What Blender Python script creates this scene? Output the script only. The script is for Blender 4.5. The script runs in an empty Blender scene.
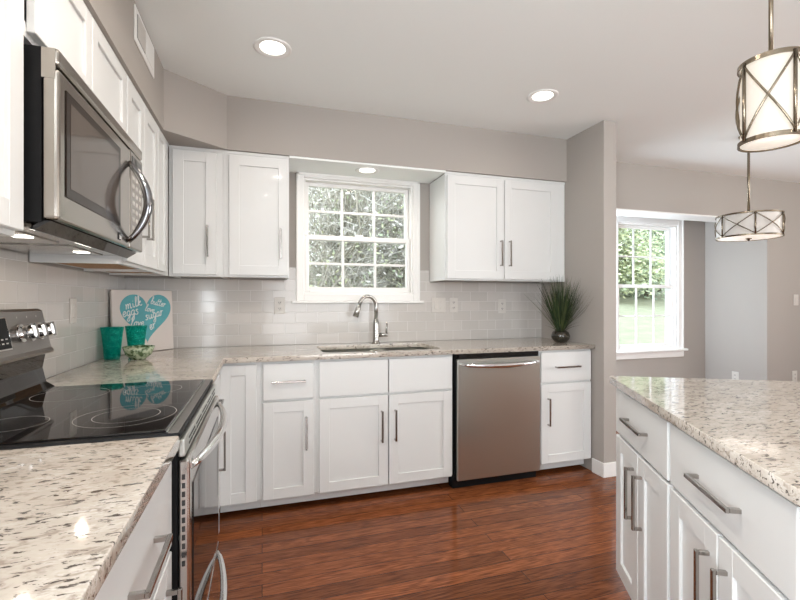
import bpy, bmesh, math, random
from mathutils import Vector, Matrix, noise
random.seed(7)
S = bpy.context.scene
PI = math.pi
def R(a): return math.radians(a)

# ------------------------------------------------------------------ camera
cam_d = bpy.data.cameras.new('camera'); cam = bpy.data.objects.new('camera', cam_d)
S.collection.objects.link(cam); S.camera = cam
cam_d.sensor_width = 36.0; cam_d.lens = 36.0 * 440 / 800
cam.location = (0, 0, 1.23); cam.rotation_euler = (R(90), 0, -R(17.4))
cam_d.clip_start = 0.03; cam_d.clip_end = 200

# ------------------------------------------------------------------ world, lights, exposure
S.view_settings.view_transform = 'Standard'; S.view_settings.look = 'None'
S.view_settings.gamma = 1.0; S.view_settings.use_curve_mapping = False
S.view_settings.exposure = -0.13
W = bpy.data.worlds.new('sky'); S.world = W; W.use_nodes = True
wn = W.node_tree.nodes; wl = W.node_tree.links
bg = wn['Background']; bg.inputs['Strength'].default_value = 5.0
tc = wn.new('ShaderNodeTexCoord'); sp = wn.new('ShaderNodeSeparateXYZ'); rp = wn.new('ShaderNodeValToRGB')
wl.new(tc.outputs['Generated'], sp.inputs[0]); wl.new(sp.outputs['Z'], rp.inputs[0]); wl.new(rp.outputs[0], bg.inputs['Color'])
rp.color_ramp.elements[0].color = (0.95, 0.97, 1.0, 1); rp.color_ramp.elements[0].position = 0.0
rp.color_ramp.elements[1].color = (0.72, 0.85, 1.0, 1); rp.color_ramp.elements[1].position = 0.7

def area(name, loc, rot, sx, sy, power, col=(1, 1, 1), shape='RECTANGLE', spread=180, parent=None):
    l = bpy.data.lights.new(name, 'AREA'); l.shape = shape; l.size = sx
    if shape in ('RECTANGLE', 'ELLIPSE'): l.size_y = sy
    l.energy = power; l.color = col; l.spread = R(spread)
    o = bpy.data.objects.new(name, l); S.collection.objects.link(o)
    if parent: o.parent = parent
    o.location = loc; o.rotation_euler = rot
    return o
XL0 = -.84
# unseen fill lights added behind and beside the camera, then nook window daylight
area('rear_fill_light', (1.4, -3.12, 1.15), (R(96), 0, 0), 2.6, 2.0, 27, (0.88, 0.95, 1.0))  # broad soft fill added behind the camera
area('right_fill_light', (6.4, -0.3, 1.35), (R(142), 0, R(90)), 2.6, 1.7, 112, (1.0, 0.94, 0.88))  # fill added out of view, tilted up to brighten the ceiling
area('left_fill_light', (XL0 + .04, -.90, 1.50), (R(95), 0, R(-90)), 1.1, 1.1, 112, (0.88, 0.95, 1.0))  # fill added to brighten the island front and wing wall
area('daylight_nook_side_window', (2.84, 3.64, 1.40), (R(90), 0, R(-90)), .36, 1.3, 40, (0.74, 0.87, 1.0))
LAMP_COL = (1.0, 0.90, 0.80)
CEIL = 2.48

# ------------------------------------------------------------------ object helpers
def link(o, parent=None):
    S.collection.objects.link(o)
    if parent is not None: o.parent = parent
    return o
def tag(o, label=None, cat=None, group=None, kind=None):
    if label: o['label'] = label
    if cat: o['category'] = cat
    if group: o['group'] = group
    if kind: o['kind'] = kind
    return o
def thing(name, label, cat, loc=(0, 0, 0), rz=0.0, group=None):
    o = bpy.data.objects.new(name, None); o.empty_display_size = 0.1
    link(o); o.location = loc; o.rotation_euler = (0, 0, rz)
    return tag(o, label, cat, group)

class MB:
    def __init__(s): s.bm = bmesh.new()
    def box(s, x0, x1, y0, y1, z0, z1, bev=0.0, seg=1, mi=0):
        r = bmesh.ops.create_cube(s.bm, size=1)
        vs = r['verts']
        for v in vs:
            v.co.x = x0 + (v.co.x + .5) * (x1 - x0); v.co.y = y0 + (v.co.y + .5) * (y1 - y0); v.co.z = z0 + (v.co.z + .5) * (z1 - z0)
        fs = list({f for v in vs for f in v.link_faces})
        for f in fs: f.material_index = mi
        if bev > 0:
            es = list({e for v in vs for e in v.link_edges})
            bmesh.ops.bevel(s.bm, geom=es, offset=bev, segments=seg, affect='EDGES', profile=.5, material=-1)
        return s
    def prism(s, pts, z0, z1, axis='z', mi=0):
        # polygon extruded; axis z: pts=(x,y); axis x: pts=(y,z); axis y: pts=(x,z)
        def m(p, t):
            if axis == 'z': return (p[0], p[1], t)
            if axis == 'x': return (t, p[0], p[1])
            return (p[0], t, p[1])
        a = [s.bm.verts.new(m(p, z0)) for p in pts]; b = [s.bm.verts.new(m(p, z1)) for p in pts]
        n = len(pts); fs = [s.bm.faces.new(a), s.bm.faces.new(b[::-1])]
        for i in range(n): fs.append(s.bm.faces.new((a[i], b[i], b[(i + 1) % n], a[(i + 1) % n])))
        for f in fs: f.material_index = mi
        return s
    def tube(s, pts, r, n=10, cap=True, mi=0, flat=1.0):
        pts = [Vector(p) for p in pts]; rings = []
        rr = r if isinstance(r, (list, tuple)) else [r] * len(pts)
        up = None
        for i, p in enumerate(pts):
            d = (pts[min(i + 1, len(pts) - 1)] - pts[max(i - 1, 0)]).normalized()
            if up is None:
                up = Vector((0, 0, 1)) if abs(d.z) < .9 else Vector((1, 0, 0))
            u = (up - d * up.dot(d)).normalized(); w = d.cross(u); up = u
            rings.append([s.bm.verts.new(p + (u * math.cos(2 * PI * k / n) * flat + w * math.sin(2 * PI * k / n)) * rr[i]) for k in range(n)])
        for a, b in zip(rings, rings[1:]):
            for k in range(n):
                f = s.bm.faces.new((a[k], a[(k + 1) % n], b[(k + 1) % n], b[k])); f.smooth = True; f.material_index = mi
        if cap:
            f = s.bm.faces.new(rings[0][::-1]); f.material_index = mi
            f = s.bm.faces.new(rings[-1]); f.material_index = mi
        return s
    def lathe(s, prof, n=32, c=(0, 0, 0), mi=0, smooth=True):
        rings = []
        for r, z in prof:
            if r < 1e-6: rings.append([s.bm.verts.new((c[0], c[1], c[2] + z))])
            else: rings.append([s.bm.verts.new((c[0] + r * math.cos(2 * PI * k / n), c[1] + r * math.sin(2 * PI * k / n), c[2] + z)) for k in range(n)])
        for a, b in zip(rings, rings[1:]):
            for k in range(n):
                k2 = (k + 1) % n
                if len(a) == 1 and len(b) == 1: continue
                if len(a) == 1: f = s.bm.faces.new((a[0], b[k2], b[k]))
                elif len(b) == 1: f = s.bm.faces.new((a[k], a[k2], b[0]))
                else: f = s.bm.faces.new((a[k], a[k2], b[k2], b[k]))
                f.smooth = smooth; f.material_index = mi
        return s
    def build(s, name, mats, parent=None, loc=None, rot=None, recalc=True):
        if recalc: bmesh.ops.recalc_face_normals(s.bm, faces=s.bm.faces)
        me = bpy.data.meshes.new(name); s.bm.to_mesh(me); s.bm.free()
        for m in (mats if isinstance(mats, (list, tuple)) else [mats]): me.materials.append(m)
        o = bpy.data.objects.new(name, me); link(o, parent)
        if loc: o.location = loc
        if rot: o.rotation_euler = rot
        return o
def struct(o): o['kind'] = 'structure'; return o

# ------------------------------------------------------------------ materials
def nmat(name):
    m = bpy.data.materials.new(name); m.use_nodes = True
    return m, m.node_tree.nodes, m.node_tree.links, m.node_tree.nodes['Principled BSDF']
def mat(name, c, rough=.5, metal=0.0, bump=0.0, bscale=60, var=0.0, coat=0.0, emit=None, es=0.0, stretch=None, spec=None, trans=0.0, ior=1.45, aniso=0.0):
    m, N, L, B = nmat(name)
    B.inputs['Base Color'].default_value = (*c, 1); B.inputs['Roughness'].default_value = rough; B.inputs['Metallic'].default_value = metal
    B.inputs['Coat Weight'].default_value = coat; B.inputs['IOR'].default_value = ior
    B.inputs['Transmission Weight'].default_value = trans; B.inputs['Anisotropic'].default_value = aniso
    if spec is not None: B.inputs['Specular IOR Level'].default_value = spec
    if emit: B.inputs['Emission Color'].default_value = (*emit, 1); B.inputs['Emission Strength'].default_value = es
    t = N.new('ShaderNodeTexCoord'); mp = N.new('ShaderNodeMapping'); L.new(t.outputs['Object'], mp.inputs[0])
    if stretch: mp.inputs['Scale'].default_value = stretch
    nz = N.new('ShaderNodeTexNoise'); nz.inputs['Scale'].default_value = bscale; nz.inputs['Detail'].default_value = 3
    L.new(mp.outputs[0], nz.inputs['Vector'])
    if var:
        r = N.new('ShaderNodeValToRGB'); L.new(nz.outputs['Fac'], r.inputs[0])
        r.color_ramp.elements[0].position = .3; r.color_ramp.elements[1].position = .7
        r.color_ramp.elements[0].color = (*[x * (1 - var) for x in c], 1); r.color_ramp.elements[1].color = (*[min(1, x * (1 + var)) for x in c], 1)
        L.new(r.outputs[0], B.inputs['Base Color'])
    if bump:
        b = N.new('ShaderNodeBump'); b.inputs['Strength'].default_value = bump; b.inputs['Distance'].default_value = .001
        L.new(nz.outputs['Fac'], b.inputs['Height']); L.new(b.outputs[0], B.inputs['Normal'])
    return m

M = {}
M['wall'] = mat('wall_paint', (.385, .353, .322), .7, bump=.15, bscale=250)
M['ceiling'] = mat('ceiling_paint', (.84, .86, .845), .85, bump=.1, bscale=200)
M['trim'] = mat('trim_paint', (.82, .81, .79), .4, var=.01, bscale=3)
M['cab'] = mat('cabinet_white_lacquer', (.695, .70, .69), .38, var=.012, bscale=2, coat=.1)
M['cabin'] = mat('cabinet_interior', (.55, .52, .48), .6, var=.02)
M['rawwood'] = mat('cabinet_underside_wood', (.42, .24, .12), .6, var=.25, bscale=14, stretch=(1, 8, 1))
M['steel'] = mat('stainless_steel', (.60, .62, .585), .30, 1.0, bump=.05, bscale=120, stretch=(1, 1, 60))
M['steel_h'] = mat('stainless_brushed_side', (.60, .585, .565), .14, 1.0, bump=.02, bscale=90, stretch=(1, 60, 60))
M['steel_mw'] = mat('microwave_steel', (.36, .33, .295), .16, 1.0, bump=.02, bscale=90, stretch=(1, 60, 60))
M['steel_d'] = mat('range_panel_steel', (.30, .28, .265), .3, 1.0, bump=.04, bscale=90, stretch=(1, 1, 60))
M['chrome'] = mat('polished_chrome', (.80, .80, .80), .08, 1.0, var=.01)
M['nickel'] = mat('satin_nickel', (.40, .39, .37), .22, 1.0, var=.02)
M['pull'] = mat('pull_steel', (.40, .38, .36), .18, 1.0, var=.02)
M['bronze'] = mat('antique_nickel', (.24, .20, .15), .25, 1.0, var=.05)
M['black'] = mat('black_plastic', (.006, .006, .0065), .5, var=.1, spec=.2)
M['blackgloss'] = mat('black_glass', (.008, .007, .007), .03, var=.05, ior=1.5)
M['mwglass'] = mat('microwave_window_glass', (.02, .014, .011), .14, var=.05, ior=1.25)
M['ring'] = mat('burner_line_print', (.42, .40, .37), .3, var=.05)
M['plate'] = mat('outlet_plate_plastic', (.62, .59, .55), .35, var=.02)
M['hole'] = mat('dark_slot', (.03, .03, .03), .6, var=.1)
M['teal'] = mat('heart_teal_paint', (.10, .36, .40), .6, var=.06, bscale=20)
M['canvas'] = mat('canvas_board', (.66, .60, .56), .7, bump=.3, bscale=400, var=.02)
M['ink'] = mat('white_lettering', (.80, .78, .76), .6, var=.02)
M['blue'] = mat('display_blue', (.02, .02, .03), .2, emit=(.15, .35, .9), es=1.2)
M['keys'] = mat('keypad_print', (.55, .53, .5), .4, var=.05)
M['bark'] = mat('tree_bark', (.16, .12, .09), .9, bump=.6, bscale=20, var=.3)
M['twig'] = mat('pale_winter_twig', (.70, .66, .60), .9, var=.3, bscale=6)
M['twig2'] = mat('grey_twig', (.36, .34, .27), .9, var=.3, bscale=6)
M['leafa'] = mat('leaf_mid_green', (.42, .48, .31), .6, var=.4, bscale=3)
M['leafb'] = mat('leaf_dark_green', (.24, .31, .21), .6, var=.4, bscale=3)
M['leafc'] = mat('leaf_yellow_green', (.60, .62, .38), .6, var=.35, bscale=3)
M['grassblade'] = mat('grass_blade_green', (.014, .032, .009), .5, var=.6, bscale=14)
M['grasstip'] = mat('grass_blade_olive', (.07, .09, .03), .5, var=.4, bscale=14)
M['pot'] = mat('pot_dark_glaze', (.022, .019, .012), .12, var=.5, bscale=60, coat=.6)
M['soil'] = mat('pot_soil', (.03, .022, .015), .9, var=.3)
M['lawn'] = mat('lawn_grass', (.275, .275, .175), .9, bump=.5, bscale=3, var=.14)
M['siding'] = mat('exterior_panel', (.6, .6, .58), .8, var=.05)

def glow(name, c, s, base=.85):
    m, N, L, B = nmat(name)
    B.inputs['Base Color'].default_value = (base, base * .96, base * .91, 1); B.inputs['Roughness'].default_value = .5
    nz = N.new('ShaderNodeTexNoise'); nz.inputs['Scale'].default_value = 5
    r = N.new('ShaderNodeValToRGB'); L.new(nz.outputs['Fac'], r.inputs[0])
    r.color_ramp.elements[0].color = (*c, 1); r.color_ramp.elements[1].color = (*[min(1, x * 1.03) for x in c], 1)
    L.new(r.outputs[0], B.inputs['Emission Color']); B.inputs['Emission Strength'].default_value = s
    return m
M['lens'] = glow('lamp_lens', (1, .95, .86), 4.0)
M['shade'] = glow('fabric_shade', (1, .86, .70), .62, .30)
M['shade2'] = glow('fabric_shade_dim', (1, .86, .70), .08, .6)
M['diff'] = glow('shade_diffuser', (1, .9, .78), .62)

# clear glass: mostly see-through, faint reflection
def glass_mat(name, tint, gl=.06, rough=.0):
    m, N, L, B = nmat(name); out = N['Material Output']
    t = N.new('ShaderNodeBsdfTransparent'); t.inputs[0].default_value = (*tint, 1)
    g = N.new('ShaderNodeBsdfGlossy'); g.inputs['Roughness'].default_value = rough
    fr = N.new('ShaderNodeFresnel'); fr.inputs[0].default_value = 1.22
    mx = N.new('ShaderNodeMixShader'); ge = N.new('ShaderNodeNewGeometry'); om = N.new('ShaderNodeMath'); om.operation = 'SUBTRACT'; om.inputs[0].default_value = 1; L.new(ge.outputs['Backfacing'], om.inputs[1])
    mm = N.new('ShaderNodeMath'); mm.operation = 'MULTIPLY'; L.new(fr.outputs[0], mm.inputs[0]); L.new(om.outputs[0], mm.inputs[1]); L.new(mm.outputs[0], mx.inputs[0]); L.new(t.outputs[0], mx.inputs[1]); L.new(g.outputs[0], mx.inputs[2])
    L.new(mx.outputs[0], out.inputs[0]); return m
M['glass'] = glass_mat('window_glass', (.97, .98, .97))
M['tumbler'] = glass_mat('teal_glass', (.03, .50, .42), rough=.02)
def tumbler_mat():
    m, N, L, B = nmat('teal_pressed_glass'); out = N['Material Output']
    B.inputs['Base Color'].default_value = (.0, .50, .41, 1); B.inputs['Roughness'].default_value = .04; B.inputs['IOR'].default_value = 1.5
    t = N.new('ShaderNodeTexCoord'); v = N.new('ShaderNodeTexNoise'); v.inputs['Scale'].default_value = 60
    L.new(t.outputs['Object'], v.inputs[0]); b = N.new('ShaderNodeBump'); b.inputs['Strength'].default_value = 1.0; b.inputs['Distance'].default_value = .008
    L.new(v.outputs['Fac'], b.inputs['Height']); L.new(b.outputs[0], B.inputs['Normal'])
    cr_ = N.new('ShaderNodeValToRGB'); L.new(v.outputs['Fac'], cr_.inputs[0]); cr_.color_ramp.elements[0].position = .38; cr_.color_ramp.elements[0].color = (.06, .50, .43, 1); cr_.color_ramp.elements[1].position = .6; cr_.color_ramp.elements[1].color = (.50, .96, .90, 1)
    tr = N.new('ShaderNodeBsdfTransparent'); L.new(cr_.outputs[0], tr.inputs[0])
    mx = N.new('ShaderNodeMixShader'); mx.inputs[0].default_value = .24; L.new(tr.outputs[0], mx.inputs[1]); L.new(B.outputs[0], mx.inputs[2]); L.new(mx.outputs[0], out.inputs[0])
    return m
M['tumbler'] = tumbler_mat()

def granite():
    m, N, L, B = nmat('speckled_granite'); B.inputs['Roughness'].default_value = .07; B.inputs['Coat Weight'].default_value = .2; B.inputs['Coat Roughness'].default_value = .04
    tc = N.new('ShaderNodeTexCoord')
    def mp(sc, rz=0.0):
        a = N.new('ShaderNodeMapping'); a.inputs['Scale'].default_value = sc; a.inputs['Rotation'].default_value = (0, 0, rz); L.new(tc.outputs['Object'], a.inputs[0]); return a
    def nz(mpn, s, det=4, dist=0.0, ro=.6):
        n = N.new('ShaderNodeTexNoise'); n.inputs['Scale'].default_value = s; n.inputs['Detail'].default_value = det; n.inputs['Distortion'].default_value = dist; n.inputs['Roughness'].default_value = ro
        L.new(mpn.outputs[0], n.inputs['Vector']); return n
    def ramp(src, els):
        r = N.new('ShaderNodeValToRGB'); L.new(src, r.inputs[0]); cr = r.color_ramp
        cr.elements[0].position, cr.elements[0].color = els[0][0], (*els[0][1], 1)
        cr.elements[1].position, cr.elements[1].color = els[-1][0], (*els[-1][1], 1)
        for p, c in els[1:-1]:
            e = cr.elements.new(p); e.color = (*c, 1)
        return r
    def mix(f, a, b):
        x = N.new('ShaderNodeMix'); x.data_type = 'RGBA'; L.new(f, x.inputs[0])
        for i, s in ((6, a), (7, b)):
            if isinstance(s, tuple): x.inputs[i].default_value = (*s, 1)
            else: L.new(s, x.inputs[i])
        return x.outputs[2]
    st = mp((1, 1.9, 2.2), R(28))
    base = ramp(nz(st, 9, 6, .4).outputs['Fac'], [(.30, (.37, .32, .27)), (.48, (.49, .44, .385)), (.68, (.67, .63, .58))])
    fine = ramp(nz(st, 85, 3, .3).outputs['Fac'], [(.42, (0, 0, 0)), (.62, (1, 1, 1))])
    c1 = mix(fine.outputs[0], (.50, .45, .39), base.outputs[0])
    brown = ramp(nz(st, 30, 4, .8).outputs['Fac'], [(.55, (0, 0, 0)), (.66, (.75, .75, .75))])
    c2 = mix(brown.outputs[0], c1, (.27, .22, .18))
    st2 = mp((1, 2.9, 2.6), R(33))
    spk = ramp(nz(st2, 44, 4, .5, .6).outputs['Fac'], [(.58, (0, 0, 0)), (.62, (1, 1, 1))])
    c3 = mix(spk.outputs[0], c2, (.09, .075, .065))
    L.new(c3, B.inputs['Base Color'])
    return m
M['granite'] = granite()

def tiles(name, axis):
    m, N, L, B = nmat(name); tc = N.new('ShaderNodeTexCoord'); s = N.new('ShaderNodeSeparateXYZ'); c = N.new('ShaderNodeCombineXYZ')
    L.new(tc.outputs['Object'], s.inputs[0]); L.new(s.outputs[axis], c.inputs[0]); L.new(s.outputs['Z'], c.inputs[1])
    b = N.new('ShaderNodeTexBrick'); L.new(c.outputs[0], b.inputs['Vector'])
    b.inputs['Scale'].default_value = 1; b.inputs['Brick Width'].default_value = .152; b.inputs['Row Height'].default_value = .0762
    b.inputs['Mortar Size'].default_value = .0022; b.inputs['Mortar Smooth'].default_value = .35; b.offset = .5
    b.inputs['Color1'].default_value = (.53, .505, .475, 1); b.inputs['Color2'].default_value = (.59, .56, .53, 1); b.inputs['Mortar'].default_value = (.70, .68, .66, 1)
    L.new(b.outputs['Color'], B.inputs['Base Color'])
    B.inputs['Roughness'].default_value = .12
    nz = N.new('ShaderNodeTexNoise'); nz.inputs['Scale'].default_value = 9; L.new(c.outputs[0], nz.inputs['Vector'])
    ma = N.new('ShaderNodeMath'); ma.operation = 'MULTIPLY_ADD'; L.new(b.outputs['Fac'], ma.inputs[0]); ma.inputs[1].default_value = -1.0
    m2 = N.new('ShaderNodeMath'); m2.operation = 'MULTIPLY'; m2.inputs[1].default_value = .5; L.new(nz.outputs['Fac'], m2.inputs[0]); L.new(m2.outputs[0], ma.inputs[2])
    bp = N.new('ShaderNodeBump'); bp.inputs['Distance'].default_value = .0025; bp.inputs['Strength'].default_value = .7
    L.new(ma.outputs[0], bp.inputs['Height']); L.new(bp.outputs[0], B.inputs['Normal'])
    return m
M['tile_x'] = tiles('subway_tile_back', 'X'); M['tile_y'] = tiles('subway_tile_left', 'Y')

def floor_mat():
    m, N, L, B = nmat('oak_floor_dark_stain'); tc = N.new('ShaderNodeTexCoord')
    b = N.new('ShaderNodeTexBrick'); L.new(tc.outputs['Object'], b.inputs['Vector'])
    b.inputs['Scale'].default_value = 1; b.inputs['Brick Width'].default_value = 1.9; b.inputs['Row Height'].default_value = .083
    b.inputs['Mortar Size'].default_value = .0014; b.inputs['Mortar Smooth'].default_value = .1; b.offset = .41; b.offset_frequency = 2; b.squash = 1
    b.inputs['Color1'].default_value = (0, 0, 0, 1); b.inputs['Color2'].default_value = (1, 1, 1, 1); b.inputs['Mortar'].default_value = (.5, .5, .5, 1)
    # per-board shift so the grain changes from board to board
    vm = N.new('ShaderNodeVectorMath'); vm.operation = 'MULTIPLY_ADD'; vm.inputs[1].default_value = (7.3, 3.1, 5.0)
    L.new(b.outputs['Color'], vm.inputs[0]); L.new(tc.outputs['Object'], vm.inputs[2])
    mp = N.new('ShaderNodeMapping'); mp.inputs['Scale'].default_value = (1.1, 14, 1); L.new(vm.outputs[0], mp.inputs[0])
    n1 = N.new('ShaderNodeTexNoise'); n1.inputs['Scale'].default_value = 1.2; n1.inputs['Detail'].default_value = 3; n1.inputs['Distortion'].default_value = 1.0; L.new(mp.outputs[0], n1.inputs['Vector'])
    # growth rings
    mu = N.new('ShaderNodeMath'); mu.operation = 'MULTIPLY'; mu.inputs[1].default_value = 60; L.new(n1.outputs['Fac'], mu.inputs[0])
    si = N.new('ShaderNodeMath'); si.operation = 'SINE'; L.new(mu.outputs[0], si.inputs[0])
    mp2 = N.new('ShaderNodeMapping'); mp2.inputs['Scale'].default_value = (6, 160, 1); L.new(vm.outputs[0], mp2.inputs[0])
    n2 = N.new('ShaderNodeTexNoise'); n2.inputs['Scale'].default_value = 2; n2.inputs['Detail'].default_value = 2; L.new(mp2.outputs[0], n2.inputs['Vector'])
    ad = N.new('ShaderNodeMath'); ad.operation = 'MULTIPLY_ADD'; ad.inputs[1].default_value = .09; L.new(si.outputs[0], ad.inputs[0]); L.new(n2.outputs['Fac'], ad.inputs[2])
    r = N.new('ShaderNodeValToRGB'); L.new(ad.outputs[0], r.inputs[0]); cr = r.color_ramp
    cr.elements[0].position = .25; cr.elements[0].color = (.075, .021, .008, 1)
    cr.elements[1].position = .74; cr.elements[1].color = (.31, .103, .038, 1)
    e = cr.elements.new(.48); e.color = (.19, .058, .020, 1)
    # board tone
    hs = N.new('ShaderNodeMix'); hs.data_type = 'RGBA'; hs.blend_type = 'MULTIPLY'; hs.inputs[0].default_value = 1
    rr = N.new('ShaderNodeMapRange'); rr.inputs['To Min'].default_value = .68; rr.inputs['To Max'].default_value = 1.35; L.new(b.outputs['Color'], rr.inputs[0])
    L.new(r.outputs[0], hs.inputs[6]); L.new(rr.outputs[0], hs.inputs[7])
    fx = N.new('ShaderNodeMix'); fx.data_type = 'RGBA'; L.new(b.outputs['Fac'], fx.inputs[0]); L.new(hs.outputs[2], fx.inputs[6]); fx.inputs[7].default_value = (.012, .005, .003, 1)
    L.new(fx.outputs[2], B.inputs['Base Color'])
    B.inputs['Roughness'].default_value = .13; B.inputs['Specular IOR Level'].default_value = .22
    bp = N.new('ShaderNodeBump'); bp.inputs['Distance'].default_value = .0006; bp.inputs['Strength'].default_value = .35
    ma = N.new('ShaderNodeMath'); ma.operation = 'SUBTRACT'; L.new(ad.outputs[0], ma.inputs[0]); L.new(b.outputs['Fac'], ma.inputs[1])
    L.new(ma.outputs[0], bp.inputs['Height']); L.new(bp.outputs[0], B.inputs['Normal'])
    return m
M['floor'] = floor_mat()

# ------------------------------------------------------------------ setting
YB = 3.21; XL = -.84; XR = 6.5; YF = -3.2; YN = 3.88
struct(MB().box(XL - .1, XR + .1, YF - .1, YN + .1, -.12, 0).build('floor', M['floor']))
struct(MB().box(XL - .1, XR + .1, YF - .1, YN + .1, CEIL, CEIL + .1).build('ceiling', M['ceiling']))
w = MB(); w.box(XL - .1, XL, YF - .1, -1.46, 0, CEIL).box(XL - .1, XL, -.34, YB + .1, 0, CEIL).box(XL - .1, XL, -1.46, -.34, 0, .92).box(XL - .1, XL, -1.46, -.34, 2.08, CEIL)  # opening added out of view for the left fill light
struct(w.build('wall_left', M['wall']))
def wall_hole(mb, x0, x1, y0, y1, hx0, hx1, hz0, hz1, z1=CEIL):
    mb.box(x0, hx0, y0, y1, 0, z1); mb.box(hx1, x1, y0, y1, 0, z1); mb.box(hx0, hx1, y0, y1, 0, hz0); mb.box(hx0, hx1, y0, y1, hz1, z1)
    return mb
KW = (.283, 1.108, 1.272, 2.105)      # kitchen window hole
struct(wall_hole(MB(), XL, 2.37, YB, YB + .14, *KW).build('wall_back', M['wall']))
# dining side: wall with wide opening into a window nook
w = MB(); w.box(2.37, 2.80, YB, YB + .22, 0, CEIL); w.box(4.99, XR, YB, YB + .22, 0, CEIL); w.box(2.80, 4.99, YB, YB + .22, 2.06, CEIL)
struct(w.build('wall_dining', M['wall']))
DW = (3.70, 4.555, .672, 2.085)         # nook window hole
w = wall_hole(MB(), 2.70, 5.09, YN, YN + .14, *DW); w.box(2.70, 2.80, YB + .22, YN, 0, .75); w.box(2.70, 2.80, YB + .22, YN, 2.05, CEIL); w.box(4.99, 5.09, YB + .22, YN, 0, CEIL)
struct(w.build('wall_nook', M['wall']))
struct(MB().box(2.262, 2.372, 2.49, YB, 0, CEIL, .003).build('wall_wing', M['wall']))
w = MB(); w.box(XR, XR + .1, YF, -1.6, 0, CEIL); w.box(XR, XR + .1, 1.0, YB, 0, CEIL); w.box(XR, XR + .1, -1.6, 1.0, 0, .5); w.box(XR, XR + .1, -1.6, 1.0, 2.2, CEIL)
struct(w.build('wall_right', M['wall']))
w = MB(); w.box(XL, .1, YF - .1, YF, 0, CEIL); w.box(2.7, XR, YF - .1, YF, 0, CEIL); w.box(.1, 2.7, YF - .1, YF, 2.15, CEIL)
struct(w.build('wall_front', M['wall']))
# soffit over the cabinets, chamfered in the corner
ST = 2.15
pts = [(XL, -.6), (-.508, -.6), (-.508, 2.65), (-.205, 2.88), (2.262, 2.88), (2.262, YB), (XL, YB)]
struct(MB().prism(pts, ST, CEIL).build('trim_1', M['wall']))
struct(MB().box(.166, 1.243, 2.883, YB - .001, ST - .014, ST - .001).build('trim_2', M['ceiling']))
struct(MB().box(2.801, 4.989, YB - .001, YB + .221, 2.048, 2.0595).build('trim_3', M['trim']))
# baseboards
struct(MB().box(2.249, 2.385, 2.477, 2.49, 0, .10, .003).box(2.249, 2.262, 2.49, 2.594, 0, .10, .003).box(2.372, 2.385, 2.49, YB, 0, .10, .003).build('baseboard_wing', M['trim']))
w = MB(); w.box(2.385, 2.80, YB - .013, YB, 0, .1, .003); w.box(5.0, XR, YB - .013, YB, 0, .1, .003)
w.box(2.8, 4.99, YN - .013, YN, 0, .1, .003); w.box(4.977, 4.99, YB, YN - .013, 0, .1, .003)
struct(w.build('baseboard_dining', M['trim']))

# ------------------------------------------------------------------ windows
def window(name, x0, x1, z0, z1, yw, cas, sill, rail_z, th=.14, sw=.038, fr=.02, ct=None):
    ct = cas if ct is None else ct
    root = bpy.data.objects.new(name, None); link(root); struct(root)
    f = MB()
    f.box(x0 - cas, x0, yw - .018, yw - .0005, z0 - (0 if sill else cas), z1 + ct, .003); f.box(x1, x1 + cas, yw - .018, yw - .0005, z0 - (0 if sill else cas), z1 + ct, .003)
    f.box(x0, x1, yw - .018, yw - .0005, z1, z1 + ct, .003)
    if not sill: f.box(x0, x1, yw - .018, yw - .0005, z0 - cas, z0, .003)
    # back-band step
    f.box(x0 - cas - .004, x0 - cas + .014, yw - .026, yw - .0005, z0 - (0 if sill else cas), z1 + ct, .002)
    f.box(x1 + cas - .014, x1 + cas + .004, yw - .026, yw - .0005, z0 - (0 if sill else cas), z1 + ct, .002)
    f.box(x0 - cas - .004, x1 + cas + .004, yw - .026, yw - .0005, z1 + ct - .014, z1 + ct + .002, .002)
    f.build('window_casing', M['trim'], root)
    s = MB()
    if sill:
        s.box(x0 - cas - .03, x1 + cas + .03, yw - .06, yw + .05, z0 - .022, z0, .004); s.box(x0 - cas - .012, x1 + cas + .012, yw - .02, yw - .0005, z0 - .095, z0 - .022, .004)
    else:
        s.box(x0 - cas - .035, x1 + cas + .035, yw - .035, yw - .0005, z0 - cas - .018, z0 - cas, .003)
    s.build('window_sill', M['trim'], root)
    j = MB()   # vinyl frame lining
    j.box(x0, x0 + fr, yw, yw + th, z0, z1); j.box(x1 - fr, x1, yw, yw + th, z0, z1); j.box(x0 + fr, x1 - fr, yw, yw + th, z1 - fr, z1); j.box(x0 + fr, x1 - fr, yw, yw + th, z0, z0 + fr)
    j.build('window_frame', M['trim'], root)
    for k, (a, b, y) in enumerate(((z0 + fr, rail_z + .018, yw + .02), (rail_z - .018, z1 - fr, yw + .06))):
        xa, xb = x0 + fr + .002, x1 - fr - .002
        q = MB(); q.box(xa, xa + sw, y, y + .035, a, b, .003); q.box(xb - sw, xb, y, y + .035, a, b, .003)
        q.box(xa + sw, xb - sw, y, y + .035, a, a + (sw + .012 if k == 0 else .036), .003); q.box(xa + sw, xb - sw, y, y + .035, b - (sw if k else .036), b, .003)
        ga, gb = a + (sw + .012 if k == 0 else .036), b - (sw if k else .036)
        for i in (1, 2):
            xm = xa + sw + (xb - xa - 2 * sw) * i / 3; q.box(xm - .009, xm + .009, y + .008, y + .026, ga, gb, .002)
        zm = (ga + gb) / 2; q.box(xa + sw, xb - sw, y + .009, y + .025, zm - .009, zm + .009, .002)
        o = q.build('window_sash', M['trim'], root)
        MB().box(xa + sw - .003, xb - sw + .003, y + .015, y + .019, ga - .003, gb + .003).build('window_glass', M['glass'], o)
    lk = MB(); lk.box((x0 + x1) / 2 - .03, (x0 + x1) / 2 + .03, yw + .03, yw + .05, rail_z + .018, rail_z + .03, .003); lk.build('sash_lock', M['trim'], root)
    return root
window('window_1', *KW, YB, .048, False, 1.685, sw=.026, fr=.014, ct=.030)
window('window_2', *DW, YN, .075, True, 1.385, sw=.030)

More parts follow.
